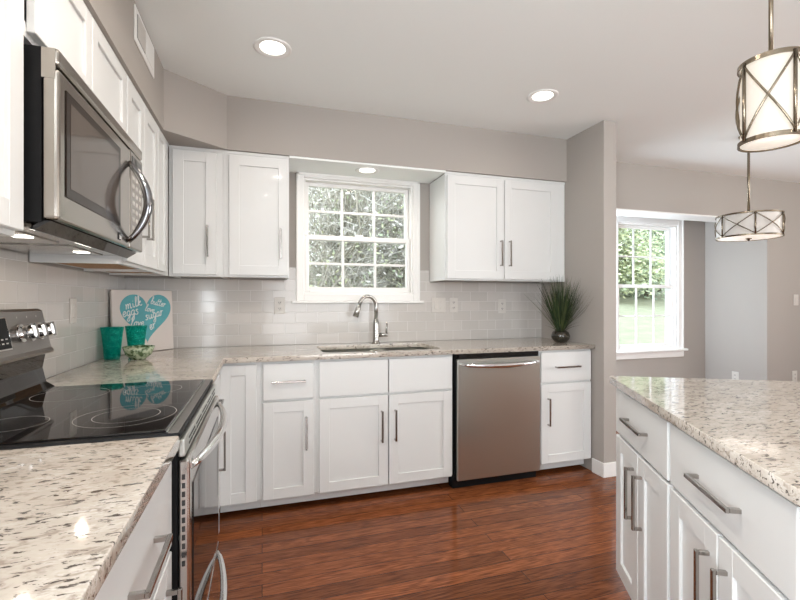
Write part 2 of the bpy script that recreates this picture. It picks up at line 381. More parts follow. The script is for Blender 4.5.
# ------------------------------------------------------------------ tile backsplash
w = MB(); yt = YB - .008
w.box(XL + .0085, KW[0] - .053, yt, YB - .0005, .9145, 1.37); w.box(KW[1] + .053, 2.261, yt, YB - .0005, .9145, 1.37); w.box(KW[0] - .053, KW[1] + .053, yt, YB - .0005, .9145, KW[2] - .067)
w.box(.17, KW[0] - .053, yt, YB - .0005, 1.37, 1.46); w.box(KW[1] + .053, 1.24, yt, YB - .0005, 1.37, 1.46)
tag(w.build('tile_backsplash', M['tile_x']), 'glossy grey subway tile backsplash under the kitchen window', 'backsplash')
w = MB().box(XL + .0005, XL + .008, -.3, YB - .0005, .9145, 1.37); w.box(XL + .0005, XL + .008, 1.19, 1.98, 1.37, 1.40)
tag(w.build('tile_backsplash', M['tile_y']), 'pale subway tile backsplash behind the range on the left wall', 'backsplash')

# ------------------------------------------------------------------ cabinetry
def handle(parent, x, z, vertical, Lh, y0=0.0):
    q = MB(); h = Lh / 2; pr = .032
    if vertical:
        q.box(x - .0055, x + .0055, y0 - pr, y0 - pr + .009, z - h, z + h, .0015)
        for s in (-1, 1): q.box(x - .005, x + .005, y0 - pr + .008, y0 + .0005, z + s * (h - .006) - .005, z + s * (h - .006) + .005, .001)
    else:
        q.box(x - h, x + h, y0 - pr, y0 - pr + .009, z - .0055, z + .0055, .0015)
        for s in (-1, 1): q.box(x + s * (h - .006) - .005, x + s * (h - .006) + .005, y0 - pr + .008, y0 + .0005, z - .005, z + .005, .001)
    return q.build('handle', M['pull'], parent)
def door(parent, x0, x1, z0, z1, hx=None, hz=None, Lh=.19, st=.06):
    q = MB(); b = .0018
    q.box(x0, x0 + st, 0, .0195, z0, z1, b); q.box(x1 - st, x1, 0, .0195, z0, z1, b)
    q.box(x0 + st - .002, x1 - st + .002, .0003, .0195, z1 - st, z1, b); q.box(x0 + st - .002, x1 - st + .002, .0003, .0195, z0, z0 + st, b)
    q.box(x0 + st - .004, x1 - st + .004, .009, .017, z0 + st - .004, z1 - st + .004)
    o = q.build('door', M['cab'], parent)
    if hx is not None: handle(o, hx, hz, True, Lh)
    return o
def drawer(parent, x0, x1, z0, z1, Lh=.2, hz=None):
    o = MB().box(x0, x1, 0, .0195, z0, z1, .0025, 2).build('drawer', M['cab'], parent)
    if Lh: handle(o, (x0 + x1) / 2, (z0 + z1) / 2 if hz is None else hz, False, Lh)
    return o
def base_body(parent, W_, D=.595, ztop=.8835, toe=True, hollow=False):
    q = MB(); y0 = .0202
    q.box(.0005, .018, y0 + .0198, D, .10, ztop); q.box(W_ - .018, W_ - .0005, y0 + .0198, D, .10, ztop)
    q.box(.018, W_ - .018, y0 + .02, D, .10, .118); q.box(.018, W_ - .018, D - .01, D, .118, ztop)
    q.box(.0005, .04, y0, y0 + .02, .10, ztop); q.box(W_ - .04, W_ - .0005, y0, y0 + .02, .10, ztop)
    q.box(.04, W_ - .04, y0, y0 + .02, ztop - .035, ztop); q.box(.04, W_ - .04, y0, y0 + .02, .10, .135); q.box(.04, W_ - .04, y0, y0 + .02, .635, .675)
    q.build('body', M['cab'], parent)
    if toe: MB().box(.0005, W_ - .0005, .085, .097, 0.026, .0995).build('toe_kick', M['cab'], parent)
def base_cab(label, loc, rz, W_, doors, drawers, D=.595, dz=.868, split=.655, bot=.098, group=None):
    t = thing('base_cabinet', label, 'cabinet', loc, rz, group)
    base_body(t, W_, D)
    for x0, x1, Lh in drawers: drawer(t, x0, x1, split + .006, dz, Lh)
    for x0, x1, z1, hx, hz in doors: door(t, x0, x1, bot, z1, hx, hz)
    return t
Y0 = 2.595; SP = .648
base_cab('narrow white panel-front corner base cabinet, left of the slim drawer cabinet', (-.226, Y0, 0), 0, .218, [(.002, .196, .868, None, None)], [], D=.595)
base_cab('slim white base cabinet with one short drawer over one door', (-.008, Y0, 0), 0, .315, [(.012, .294, SP, .252, .462)], [(.012, .294, .19)])
t = base_cab('wide white sink base cabinet with two doors under the kitchen window', (.307, Y0, 0), 0, .868, [(.012, .430, SP, .388, .462), (.436, .856, SP, .474, .462)], [(.012, .430, 0), (.436, .856, 0)])
base_cab('white base cabinet with drawer and door between dishwasher and end wall', (1.822, Y0, 0), 0, .434, [(.010, .424, SP, .062, .458)], [(.010, .424, .2)])
# left run
XF = -.200
base_cab('white base cabinet hidden in the corner just past the range', (XF, 1.892, 0), R(90), .70, [(.012, .43, SP, .39, .5)], [(.012, .43, .17)], D=.60)
base_cab('white drawer base cabinet at the near side of the range', (XF, .60, 0), R(90), .541, [(.010, .533, SP, .47, .5)], [(.010, .533, .185)], D=.60, dz=.868)
base_cab('white base cabinet nearest the camera under the left counter', (XF, -.30, 0), R(90), .895, [(.010, .444, SP, .40, .5), (.450, .885, SP, .49, .5)], [(.010, .885, .185)], D=.60)

# island
A = R(28.0); P0 = Vector((1.384, 1.496, 0)); e1 = Vector((-math.sin(A), -math.cos(A), 0)); e2 = Vector((math.cos(A), -math.sin(A), 0)); RI = -(PI / 2 + A)
def isl(s, d): return P0 + e1 * s + e2 * d
IS = .685
for s0, W_, lab in ((.014, .531, 'white island base cabinet at the far end, one drawer above paired doors'), (.545, .55, 'white island base cabinet in the middle with the wide drawer'), (1.095, .53, 'white island base cabinet at the near end, cut by the frame')):
    m = W_ / 2
    base_cab(lab, isl(s0, .022), RI, W_, [(.010, m - .003, IS - .006, m - .04, IS - .16), (m + .003, W_ - .010, IS - .006, m + .04, IS - .16)], [(.010, W_ - .010, .2)], D=.59, split=IS, dz=.868, bot=.12)
b = MB().box(.0, 1.595, .5955, .615, .001, .883).build('back_panel', M['cab']); b.location = isl(.014, .022); b.rotation_euler = (0, 0, RI); b.name = 'island_panel'
tag(b, 'white panel closing the dining side of the island cabinets', 'panel')

# countertops -------------------------------------------------
def counter(label, outline, holes=(), z=.8985, rz=0, loc=(0, 0, 0)):
    c = bpy.data.curves.new('countertop', 'CURVE'); c.dimensions = '2D'; c.fill_mode = 'BOTH'; c.extrude = .0125; c.bevel_depth = .0022; c.bevel_resolution = 2; c.offset = -.0022
    for pl in [outline] + list(holes):
        s = c.splines.new('POLY'); s.points.add(len(pl) - 1)
        for i, p in enumerate(pl): s.points[i].co = (p[0], p[1], 0, 1)
        s.use_cyclic_u = True
    tmp = bpy.data.objects.new('tmp', c); S.collection.objects.link(tmp); dg = bpy.context.evaluated_depsgraph_get()
    me = bpy.data.meshes.new_from_object(tmp.evaluated_get(dg)); bpy.data.objects.remove(tmp)
    me.materials.clear(); me.materials.append(M['granite'])
    o = bpy.data.objects.new('countertop', me); link(o); o.location = (loc[0], loc[1], z); o.rotation_euler = (0, 0, rz)
    return tag(o, label, 'countertop')
def rrect(x0, x1, y0, y1, r, n=6):
    pts = []
    for cx, cy, a0 in ((x1 - r, y1 - r, 0), (x0 + r, y1 - r, 90), (x0 + r, y0 + r, 180), (x1 - r, y0 + r, 270)):
        for k in range(n + 1): a = R(a0 + 90 * k / n); pts.append((cx + r * math.cos(a), cy + r * math.sin(a)))
    return pts
def corner_round(p, r, n=5): return p
SX0, SX1, SY0, SY1 = .352, 1.125, 2.648, 3.065
XC = -.184; YC = 2.57
outline = [(XL + .0088, 1.888), (-.192, 1.888), (-.200, YC - .006), (-.194, YC), (2.2605, YC), (2.2605, YB - .0088), (XL + .0088, YB - .0088)]
counter('speckled granite countertop running along the back wall around the sink', outline, [rrect(SX0, SX1, SY0, SY1, .06)])
counter('speckled granite countertop in the left foreground beside the range', [(XL + .0088, -.31), (XC, -.31), (XC, 1.132), (XC - .006, 1.138), (XL + .0088, 1.138)])
counter('long speckled granite island countertop at the right, set at an angle', [(0, 0), (0, .97), (-1.66, .97), (-1.66, 0)][::-1] if False else [tuple((P0 + e1 * s + e2 * d)[:2]) for s, d in ((.012, 0), (0, .012), (0, .96), (1.66, .96), (1.66, 0))])

# sink
t = thing('sink', 'undermount stainless double bowl sink below the kitchen window', 'sink', (0, 0, 0))
def bowl(mb, x0, x1, y0, y1, zt, zb):
    top = rrect(x0, x1, y0, y1, .06); bot = rrect(x0 + .015, x1 - .015, y0 + .015, y1 - .015, .05)
    a = [mb.bm.verts.new((p[0], p[1], zt)) for p in top]; b_ = [mb.bm.verts.new((p[0], p[1], zb)) for p in bot]
    c = [mb.bm.verts.new((p[0] + (.004 if p[0] > (x0 + x1) / 2 else -.004), p[1] + (.004 if p[1] > (y0 + y1) / 2 else -.004), zt)) for p in top]
    d = [mb.bm.verts.new((v.co.x, v.co.y, zb - .004)) for v in c]
    n = len(a)
    for k in range(n):
        k2 = (k + 1) % n
        for q in ((a[k], a[k2], b_[k2], b_[k]), (a[k], a[k2], c[k2], c[k]), (c[k], c[k2], d[k2], d[k])):
            f = mb.bm.faces.new(q); f.smooth = True
    mb.bm.faces.new(b_); mb.bm.faces.new(d)
xm = .795
for x0, x1 in ((SX0 - .006, xm - .012), (xm + .012, SX1 + .006)):
    q = MB(); bowl(q, x0, x1, SY0 - .006, SY1 + .006, .8828, .70); o = q.build('bowl', M['steel'], t)
    MB().lathe([(0, .002), (.035, .002), (.042, .004), (.045, 0)], 20, ((x0 + x1) / 2, 2.88, .7)).build('drain', M['chrome'], o)
MB().box(xm - .0075, xm + .0075, SY0 + .0, SY1 - .0, .845, .8825, .003).build('divider', M['steel'], t)

# faucet
fx, fy = .795, 3.125
t = thing('faucet', 'gooseneck pull-down kitchen faucet in brushed nickel behind the sink', 'faucet', (fx, fy, .914))
MB().lathe([(0, .0), (.030, .0), (.030, .006), (.024, .012), (.023, .03), (.0235, .13), (.020, .155), (.0145, .18), (0, .18)], 24).build('body', M['nickel'], t)
pts = [(0, 0, .15), (0, 0, .26)]
dv = Vector((-.93, -.36, 0)).normalized(); r = .073
for k in range(0, 11):
    a = PI * k / 10 * .93; p = dv * (r - r * math.cos(a)); pts.append((p.x, p.y, .27 + r * math.sin(a)))
tipd = (Vector(pts[-1]) - Vector(pts[-2])).normalized()
MB().tube(pts, .0135, 14).build('spout', M['nickel'], t)
e = Vector(pts[-1]); MB().tube([e, e + tipd * .03, e + tipd * .05, e + tipd * .095], [.0145, .0185, .019, .0215], 16).build('spray_head', M['nickel'], t)
ld = Vector((.94, -.34, 0))
MB().tube([ld * .015 + Vector((0, 0, .06)), ld * .085 + Vector((0, 0, .062))], .014, 14).tube([ld * .075 + Vector((0, 0, .07)), ld * .082 + Vector((0, 0, .15))], [.0075, .0055], 10).build('lever', M['nickel'], t)

# ------------------------------------------------------------------ dishwasher
t = thing('dishwasher', 'stainless steel dishwasher between the sink cabinet and end cabinet', 'dishwasher', (1.185, 2.575, 0))
MB().box(.0, .63, .03, .58, .067, .880).build('body', M['black'], t)
MB().box(.008, .626, 0, .029, .068, .848, .005, 2).build('door_panel', M['steel'], t)
MB().box(.02, .612, .006, .05, .850, .8795, .003).build('control_strip', M['blackgloss'], t)
MB().box(.0, .63, .06, .12, .001, .066).build('kick_plate', M['black'], t)
hp = []
for k in range(13):
    u = k / 12; hp.append((.030 + u * .575, -.012 - .040 * math.sin(PI * u) ** .6, .815 - .010 * math.sin(PI * u)))
MB().tube(hp, [.007 + .010 * math.sin(PI * k / 12) ** .5 for k in range(13)], 12).tube([(.034, .002, .815), (.034, -.014, .815)], .009, 10).tube([(.602, .002, .815), (.602, -.014, .815)], .009, 10).build('handle', M['chrome'], t)

# ------------------------------------------------------------------ range
RY0, RW = 1.143, .743
t = thing('range', 'stainless electric range with black glass cooktop against the left wall', 'range', (-.190, RY0, 0), R(90))
MB().box(.003, RW - .003, .0005, .635, .02, .900).build('body', M['black'], t)
MB().box(.001, RW - .001, -.005, .60, .901, .917, .005, 2).build('cooktop_frame', M['black'], t)
MB().box(.004, RW - .004, -.001, .0215, .9165, .9185, .001).build('front_trim', M['steel_d'], t)
MB().box(.018, RW - .018, .028, .560, .9165, .9215, .002).build('cooktop_glass', M['blackgloss'], t)
def ring(mb, cx, cy, rr, a0=0, a1=360, ex=1.0, wd=.0016):
    n = 72; A_ = [R(a0 + (a1 - a0) * k / n) for k in range(n + 1)]
    P = [[mb.bm.verts.new((cx + rad * math.cos(a) * ex, cy + rad * math.sin(a), .9218)) for a in A_] for rad in (rr - wd / 2, rr + wd / 2)]
    for k in range(n): mb.bm.faces.new((P[0][k], P[0][k + 1], P[1][k + 1], P[1][k]))
for cx, cy, r1, r2 in ((.20, .155, .118, .078), (.56, .165, .085, None), (.19, .405, .075, None), (.55, .405, .105, None)):
    for rr_ in (r1, r2):
        if rr_: q = MB(); ring(q, cx, cy, rr_); q.build('burner_ring', M['ring'], t)
MB().box(.018, RW - .018, .0225, .0265, .9172, .9192).build('cooktop_edge_strip', M['steel'], t)
# front rail with slots, door, drawer
q = MB().box(.004, RW - .004, -.016, .0, .858, .900, .004, 2); q.build('front_rail', M['steel'], t)
q = MB()
for k in range(9): q.box(.06 + k * .07, .115 + k * .07, -.0172, -.0155, .872, .877)
for k in range(5): q.box(.06 + k * .13, .16 + k * .13, -.0172, -.0155, .886, .890)
q.build('vent_slots', M['hole'], t)
d = MB().box(.004, RW - .004, -.026, .0, .285, .852, .006, 2).build('oven_door', M['steel_h'], t)
MB().box(.05, RW - .05, -.0285, -.024, .33, .78, .002).build('oven_window', M['blackgloss'], d)
q = MB()
for k in range(11): q.box(.0025, .0045, -.016, -.009, .60 + k * .0205, .612 + k * .0205)
q.build('vent_slots', M['hole'], d)
def bow(zc, out, rr, x0, x1, zs):
    pts = []
    for k in range(21):
        u = k / 20; pts.append((x0 + (x1 - x0) * u, -.024 - out * math.sin(PI * u) ** .75, zc + zs * math.sin(PI * u)))
    return MB().tube(pts, [rr * (.75 + .35 * math.sin(PI * k / 20)) for k in range(21)], 14, flat=1.0)
bow(.826, .045, .0115, .035, RW - .035, .0).build('handle', M['chrome'], d)
d = MB().box(.004, RW - .004, -.026, .0, .065, .278, .006, 2).build('warming_drawer', M['steel_h'], t)
bow(.245, .045, .0115, .035, RW - .035, .0).build('handle', M['chrome'], d)
MB().box(.02, RW - .02, .05, .3, .001, .06).build('kick_plate', M['black'], t)
# backguard with tilted control panel (local y up to .655 = tiled wall)
pf = [(.636, .905), (.636, 1.198), (.572, 1.200), (.560, 1.192), (.532, 1.062), (.524, 1.052), (.526, 1.044), (.575, 1.040), (.575, .905)]
MB().prism(pf, .004, RW - .004, 'x').build('backguard', M['steel_d'], t)
MB().prism([(.574, .918), (.574, 1.039), (.548, 1.037), (.556, .99), (.545, .94), (.52, .9225), (.52, .918)], .010, RW - .010, 'x').build('riser_glass', M['blackgloss'], t)
nrm = Vector((0, -(1.192 - 1.052), -(.590 - .562) * -1)).normalized(); nrm = Vector((0, -.9806, .196)); upv = Vector((0, .196, .9806))
def onpanel(x, h, out=0): # h: distance up the tilted face
    return Vector((x, .5325, 1.062)) + upv * h + nrm * out
def pbox(mb, x0, x1, h0, h1, o0, o1, mi=0):
    vs = [mb.bm.verts.new(onpanel(x, h, o)) for x in (x0, x1) for h in (h0, h1) for o in (o0, o1)]
    for q_ in ((0, 1, 3, 2), (4, 6, 7, 5), (0, 4, 5, 1), (2, 3, 7, 6), (0, 2, 6, 4), (1, 5, 7, 3)):
        f = mb.bm.faces.new([vs[i] for i in q_]); f.material_index = mi
q = MB(); pbox(q, .255, .485, .018, .118, .0, .0035); q.build('display_bezel', M['chrome'], t)
q = MB(); pbox(q, .259, .481, .022, .114, .0028, .0045); dp = q.build('display', M['black'], t)
q = MB()
for i in range(9):
    for j in (0, 1): pbox(q, .272 + i * .023, .283 + i * .023, .036 + j * .013, .040 + j * .013, .0045, .0049)
q.build('display_keys', M['keys'], dp)
q = MB()
for i in range(4): pbox(q, .335 + i * .022, .349 + i * .022, .078, .082, .0045, .0049); pbox(q, .335 + i * .022, .338 + i * .022, .078, .10, .0045, .0049); pbox(q, .335 + i * .022, .349 + i * .022, .097, .10, .0045, .0049)
q.build('display_digits', M['blue'], dp)
for kx in (.065, .125, .185, .556, .618, .680):
    c = onpanel(kx, .062)
    k_ = MB().tube([c, c + nrm * .006], .029, 24); kn = k_.build('knob', M['chrome'], t)
    MB().tube([c + nrm * .006, c + nrm * .040, c + nrm * .042], [.0255, .0225, .020], 20).build('knob_cap', M['chrome'], kn)
    q = MB(); pbox(q, kx - .005, kx + .005, .038, .086, .040, .046); q.build('knob_grip', M['pull'], kn)
    q = MB(); pbox(q, kx - .002, kx + .002, .112, .117, 0, .0006); q.build('knob_mark', M['keys'], t)

# ------------------------------------------------------------------ upper cabinets
UB, UT = 1.372, 2.132
def upper_cab(label, loc, rz, W_, doors, D=.32, z0=UB, z1=UT, rs=.038):
    t = thing('wall_cabinet', label, 'cabinet', loc, rz)
    q = MB(); y0 = .0202
    q.box(.0005, .018, y0 + .0198, D, z0, z1); q.box(W_ - .018, W_ - .0005, y0 + .0198, D, z0, z1); q.box(.018, W_ - .018, y0 + .0198, D, z1 - .018, z1); q.box(.018, W_ - .018, D - .01, D, z0 + .01, z1 - .018)
    q.box(.0005, .038, y0, y0 + .02, z0, z1); q.box(W_ - rs, W_ - .0005, y0, y0 + .02, z0, z1); q.box(.038, W_ - rs, y0, y0 + .02, z0, z0 + .036); q.box(.038, W_ - rs, y0, y0 + .02, z1 - .04, z1)
    q.box(0.0, W_, y0 - .004, y0 + .01, z1, z1 + .0165)
    q.build('body', M['cab'], t)
    MB().box(.0185, W_ - .0185, y0 + .0205, D - .0105, z0 + .012, z0 + .024).build('underside', M['rawwood'], t)['label'] = 'unpainted brown wood underside'
    for d_ in doors: door(t, *d_)
    return t
YU = 2.88
HZ = UB + .212
upper_cab('white wall cabinet in the back left corner with a narrow door', (-.528, YU, 0), 0, .300, [(.022, .263, UB + .012, UT - .012, .215, HZ)])
upper_cab('white single-door wall cabinet directly left of the kitchen window', (-.228, YU, 0), 0, .393, [(.034, .386, UB + .012, UT - .012, .340, HZ)])
upper_cab('white two-door wall cabinet right of the kitchen window above the plant', (1.244, YU, 0), 0, 1.014, [(.012, .466, UB + .012, UT - .012, .437, HZ - .01), (.472, .932, UB + .012, UT - .012, .510, HZ - .01)], rs=.10)
XU = -.508
upper_cab('white wall cabinet in the left foreground beside the microwave', (XU, .60, 0), R(90), .598, [(.010, .299, UB + .012, UT - .012, None, None), (.305, .590, UB + .012, UT - .012, None, None)])
upper_cab('short white two-door wall cabinet mounted above the microwave', (XU, 1.20, 0), R(90), .777, [(.044, .402, 1.858, UT - .012, None, None, .19, .05), (.408, .770, 1.858, UT - .012, None, None, .19, .05)], z0=1.845)
upper_cab('white two-door wall cabinet on the left wall just past the microwave', (XU, 1.979, 0), R(90), .541, [(.008, .267, UB + .012, UT - .012, .232, 1.60), (.273, .533, UB + .012, UT - .012, .308, 1.60)])
q = MB().box(.0, .350, .004, .0202, UB, UT, .001).box(.08, .27, -.0, .006, UB + .06, UT - .06, .002) if False else None
upper_cab('narrow white wall cabinet filling the left wall into the corner', (XU, 2.521, 0), R(90), .356, [(.008, .200, UB + .012, UT - .012, None, None, .19, .04)], D=.315)

# ------------------------------------------------------------------ microwave
t = thing('microwave', 'stainless over-the-range microwave hung above the cooktop', 'microwave', (-.448, 1.203, 0), R(90))
MZ0, MZ1 = 1.415, 1.815; MWd = .745
MB().box(.004, MWd - .002, .034, .375, MZ0 - .006, MZ1 - .004).build('body', M['black'], t)
MB().box(.02, MWd - .02, .06, .36, MZ0 - .016, MZ0 - .0065).box(.05, .33, .12, .30, MZ0 - .019, MZ0 - .0155, .001).box(.40, .70, .12, .30, MZ0 - .019, MZ0 - .0155, .001).build('underside_panel', M['steel_mw'], t)
MB().prism([(.018, MZ0 - .002), (.034, MZ0 - .002), (.062, MZ0 - .022), (.05, MZ0 - .024)], .008, MWd - .008, 'x').build('bottom_lip', M['blackgloss'], t)
d = MB().box(.0, .575, -.001, .033, MZ0, MZ1 - .050, .009, 3).build('door', M['steel_mw'], t)
MB().box(.036, .455, -.0035, .0, MZ0 + .060, MZ1 - .085, .001).build('window', M['mwglass'], d)
MB().box(.058, .432, -.0042, -.003, MZ0 + .085, MZ1 - .108).build('window_pane', mat('microwave_inner_pane', (.07, .055, .045), .08, var=.05, ior=1.4), d)
MB().box(.577, MWd, -.001, .033, MZ0, MZ1 - .047, .006, 2).build('control_panel', M['steel_mw'], t)
q = MB()
for i in range(3):
    for j in range(7): q.box(.60 + i * .045, .628 + i * .045, -.002, -.0008, MZ0 + .07 + j * .03, MZ0 + .085 + j * .03)
q.build('keypad', M['keys'], t)
MB().box(.60, .72, -.0022, -.0008, MZ1 - .10, MZ1 - .065).build('display', M['blackgloss'], t)
MB().box(.0, MWd, -.001, .033, MZ1 - .043, MZ1 - .003, .009, 3).box(-.0005, .004, .006, .033, MZ1 - .075, MZ1 - .006).build('top_vent', M['steel_mw'], t)
pts = []
for k in range(17):
    u = k / 16; pts.append((.552, -.001 - .062 * math.sin(PI * u) ** .8, MZ0 + .022 + u * .275))
MB().tube(pts, [.0095 + .006 * math.sin(PI * k / 16) for k in range(17)], 14).build('handle', mat('smoked_chrome', (.25, .25, .26), .10, 1.0, var=.02), d)
MB().box(.435, .462, -.003, -.0005, MZ0 + .012, MZ0 + .036, .0008).build('badge', M['black'], d)
MB().box(.442, .463, -.0042, -.0028, MZ0 + .015, MZ0 + .030, .0006).build('badge_plate', M['chrome'], d)
for k, lx in enumerate((.185, .585)):
    MB().box(lx - .018, lx + .018, .13, .17, MZ0 - .0215, MZ0 - .0185, .001).build('lamp_lens', M['lens'], t)
    area('task_light', (lx, .15, MZ0 - .024), (0, 0, 0), .02, .02, .45, (1, .85, .7), parent=t)

# ------------------------------------------------------------------ outlets and switches
def outlet(label, loc, rz, wide=False, kind='outlet', group=None):
    t = thing('outlet' if kind == 'outlet' else 'light_switch', label, kind if kind == 'outlet' else 'switch', loc, rz, group)
    w2 = .058 if wide else .036
    MB().box(-w2, w2, -.006, 0, -.058, .058, .003, 2).build('plate', M['plate'], t)
    if kind == 'outlet':
        for z in (-.021, .021):
            o = MB().box(-.015, .015, -.0085, -.005, z - .014, z + .014, .003).build('socket', M['plate'], t)
            MB().box(-.007, -.004, -.0092, -.008, z - .003, z + .006).box(.004, .007, -.0092, -.008, z - .003, z + .006).box(-.002, .002, -.0092, -.008, z - .010, z - .006).build('slots', M['hole'], o)
    else:
        for x in ((-.023, .023) if wide else (0,)): MB().box(x - .015, x + .015, -.0095, -.005, -.033, .033, .003).build('rocker', M['plate'], t)
    return t
outlet('outlet plate on the tiles left of the kitchen window', (.117, yt, 1.19), 0)
outlet('double rocker switch plate on the tiles right of the kitchen window', (1.32, yt, 1.19), 0, True, 'light_switch')
outlet('outlet plate on the tiles beside the double switch plate', (1.447, yt, 1.19), 0)
outlet('outlet plate on the tiles between the double switch area and the plant', (1.88, yt, 1.18), 0)
outlet('blank-faced pale switch plate on the left wall tiles near the canvas', (XL + .008, 2.38, 1.18), R(90), False, 'light_switch')
outlet('light switch on the dining wall at the right edge', (5.42, YB, 1.23), 0, False, 'light_switch')
outlet('low outlet on the dining wall below the light switch', (5.40, YB, .42), 0)
outlet('low white outlet on the nook side wall behind the island', (4.99, 3.53, .38), R(-90))

# ------------------------------------------------------------------ vent grille on soffit
t = thing('air_vent', 'white double air vent grille on the soffit above the left cabinets', 'vent', (-.508, 2.07, 2.385), R(90))
MB().box(0, .34, -.006, -.0005, -.075, .075, .002).build('frame', M['trim'], t)
MB().box(.03, .16, -.0075, -.0055, -.05, .05).build('grille_opening', mat('vent_grey', (.20, .20, .19), .7, var=.2), t)
q = MB()
for k in range(12):
    for x in (.035,): q.box(x + k * .0105, x + k * .0105 + .0035, -.010, -.0072, -.05, .05)
q.build('louvers', M['plate'], t)
MB().box(.18, .31, -.0085, -.0055, -.05, .05, .001).build('damper', M['trim'], t)

# ------------------------------------------------------------------ ceiling lights
def downlight(label, x, y, z, r=.092, power=16, group='recessed lights in the kitchen ceiling', lens=.062, col=LAMP_COL):
    t = thing('recessed_light', label, 'ceiling light', (x, y, z), 0)
    MB().lathe([(r, -.0005), (r, -.004), (r - .008, -.007), (lens + .012, -.005), (lens, -.0012)], 40).build('trim_ring', M['trim'], t)
    MB().lathe([(lens, -.0012), (lens * .7, -.004), (0, -.005)], 32).build('lens', M['lens'], t)
    area('recessed_lamp', (0, 0, -.012), (0, 0, 0), lens * 1.8, 0, power, col, 'DISK', 160, t)
    return t
downlight('recessed ceiling light nearer the soffit corner, at upper left', .05, 2.27, CEIL, power=1.6)
downlight('recessed ceiling light in front of the right wall cabinet, at upper right', 1.64, 2.31, CEIL, power=1.6)
downlight('recessed light in the white soffit underside over the kitchen window', .70, 3.0, ST - .014, r=.085, power=2.2, lens=.055)
for x, y, pw in ((.05, .35, 7), (1.7, -1.3, 7), (.15, 1.2, 13), (4.6, .9, 9)):  # unseen lights added without fixtures, brightening island front, dining walls and room
    l = bpy.data.lights.new('overhead_fill', 'AREA'); l.shape = 'DISK'; l.size = .07; l.energy = pw; l.color = LAMP_COL if x < 4 else (1, .78, .58)
    o = bpy.data.objects.new('overhead_fill', l); link(o); o.location = (x, y, CEIL - .02)

# ------------------------------------------------------------------ pendants
def pendant(label, x, y, zb, zt, r, nb, a0, shade, rodr, power, fin=True):
    t = thing('pendant_lamp', label, 'pendant lamp', (x, y, 0))
    MB().lathe([(r - .006, zb + .004), (r - .006, zt - .004)], 48).build('shade', shade, t)
    MB().lathe([(0, zb + .004), (r - .008, zb + .004), (r - .008, zb + .008), (0, zb + .008)], 48).build('diffuser', M['diff'], t)
    bh = min(.014, (zt - zb) * .07)
    for z in (zb, zt - bh): MB().lathe([(r - .002, z), (r + .002, z), (r + .002, z + bh), (r - .002, z + bh), (r - .002, z)], 48, smooth=False).build('frame_ring', M['bronze'], t)
    for k in range(3):
        a = a0 + 2 * PI * k / 3; MB().tube([(.004 * math.cos(a), .004 * math.sin(a), zt - .006), ((r - .006) * math.cos(a), (r - .006) * math.sin(a), zt - .006)], .003, 6).build('spider_arm', M['bronze'], t)
    bw = .0036
    for k in range(nb):
        a = a0 + 2 * PI * k / nb; da = 2 * PI / nb
        p = lambda ang, z, rr=r + .002: (rr * math.cos(ang), rr * math.sin(ang), z)
        c = MB()
        c.tube([p(a, zb + bh * .5), p(a, zt - bh * .5)], bw * 1.5, 6); c.build('upright', M['bronze'], t)
        n = 10; c = MB()
        c.tube([p(a + da * i / n, zb + bh + (zt - zb - 2 * bh) * i / n) for i in range(n + 1)], bw, 6)
        c.tube([p(a + da * i / n, zt - bh - (zt - zb - 2 * bh) * i / n, r + .0035) for i in range(n + 1)], bw, 6)
        c.build('cross_brace', M['bronze'], t)
    MB().tube([(0, 0, zt - .012), (0, 0, CEIL - .02)], rodr, 12).tube([(0, 0, zt - .005), (0, 0, zt + .03)], rodr * 1.6, 12).build('rod', M['bronze'], t)
    MB().lathe([(0, CEIL - .03), (.03, CEIL - .028), (.06, CEIL - .012), (.062, CEIL - .0005), (0, CEIL - .0005)], 28).build('canopy', M['bronze'], t)
    if fin: MB().lathe([(0, zb - .022), (.006, zb - .02), (.008, zb - .012), (.022, zb - .006), (.022, zb - .002), (.005, zb + .003), (0, zb + .003)], 18).build('finial', M['bronze'], t)
    area('pendant_glow', (0, 0, zb - .001), (0, 0, 0), 2 * r - .03, 0, power, LAMP_COL, 'DISK', 180, t)
    return t
pendant('tall narrow drum pendant lamp with crossed braces over the island', 1.60, 1.018, 1.745, 2.015, .087, 4, R(253), M['shade'], .0065, .12, False)
pendant('wide shallow drum pendant lamp with crossed braces hanging in the dining area', 3.53, 2.40, 1.70, 1.875, .205, 6, R(225), M['shade2'], .009, .15)

# ------------------------------------------------------------------ canvas sign with heart lettering
cA = Vector((-.800, 2.850, 0)); cB = Vector((-.545, 3.160, 0)); dirn = (cB - cA).normalized(); ang = math.atan2(dirn.y, dirn.x); cw = .400
t = thing('canvas_sign', 'square canvas sign with a teal heart of white script words, leaning in the corner', 'sign', (cA.x, cA.y, .916), ang)
lean = bpy.data.objects.new('x', None); bpy.data.objects.remove(lean)
LE = R(-2.5)
board = MB().box(0, cw, 0, .018, 0, .374, .002).build('board', M['canvas'], t, rot=(LE, 0, 0))
hb = MB(); hp = []
for k in range(80):
    a = 2 * PI * k / 80; X_ = 16 * math.sin(a) ** 3; Z_ = 13 * math.cos(a) - 5 * math.cos(2 * a) - 2 * math.cos(3 * a) - math.cos(4 * a)
    hp.append((.215 + X_ * .0106, .226 + Z_ * .0102))
hb.prism(hp, -.0012, .0005, 'y'); hb.build('heart', M['teal'], board)
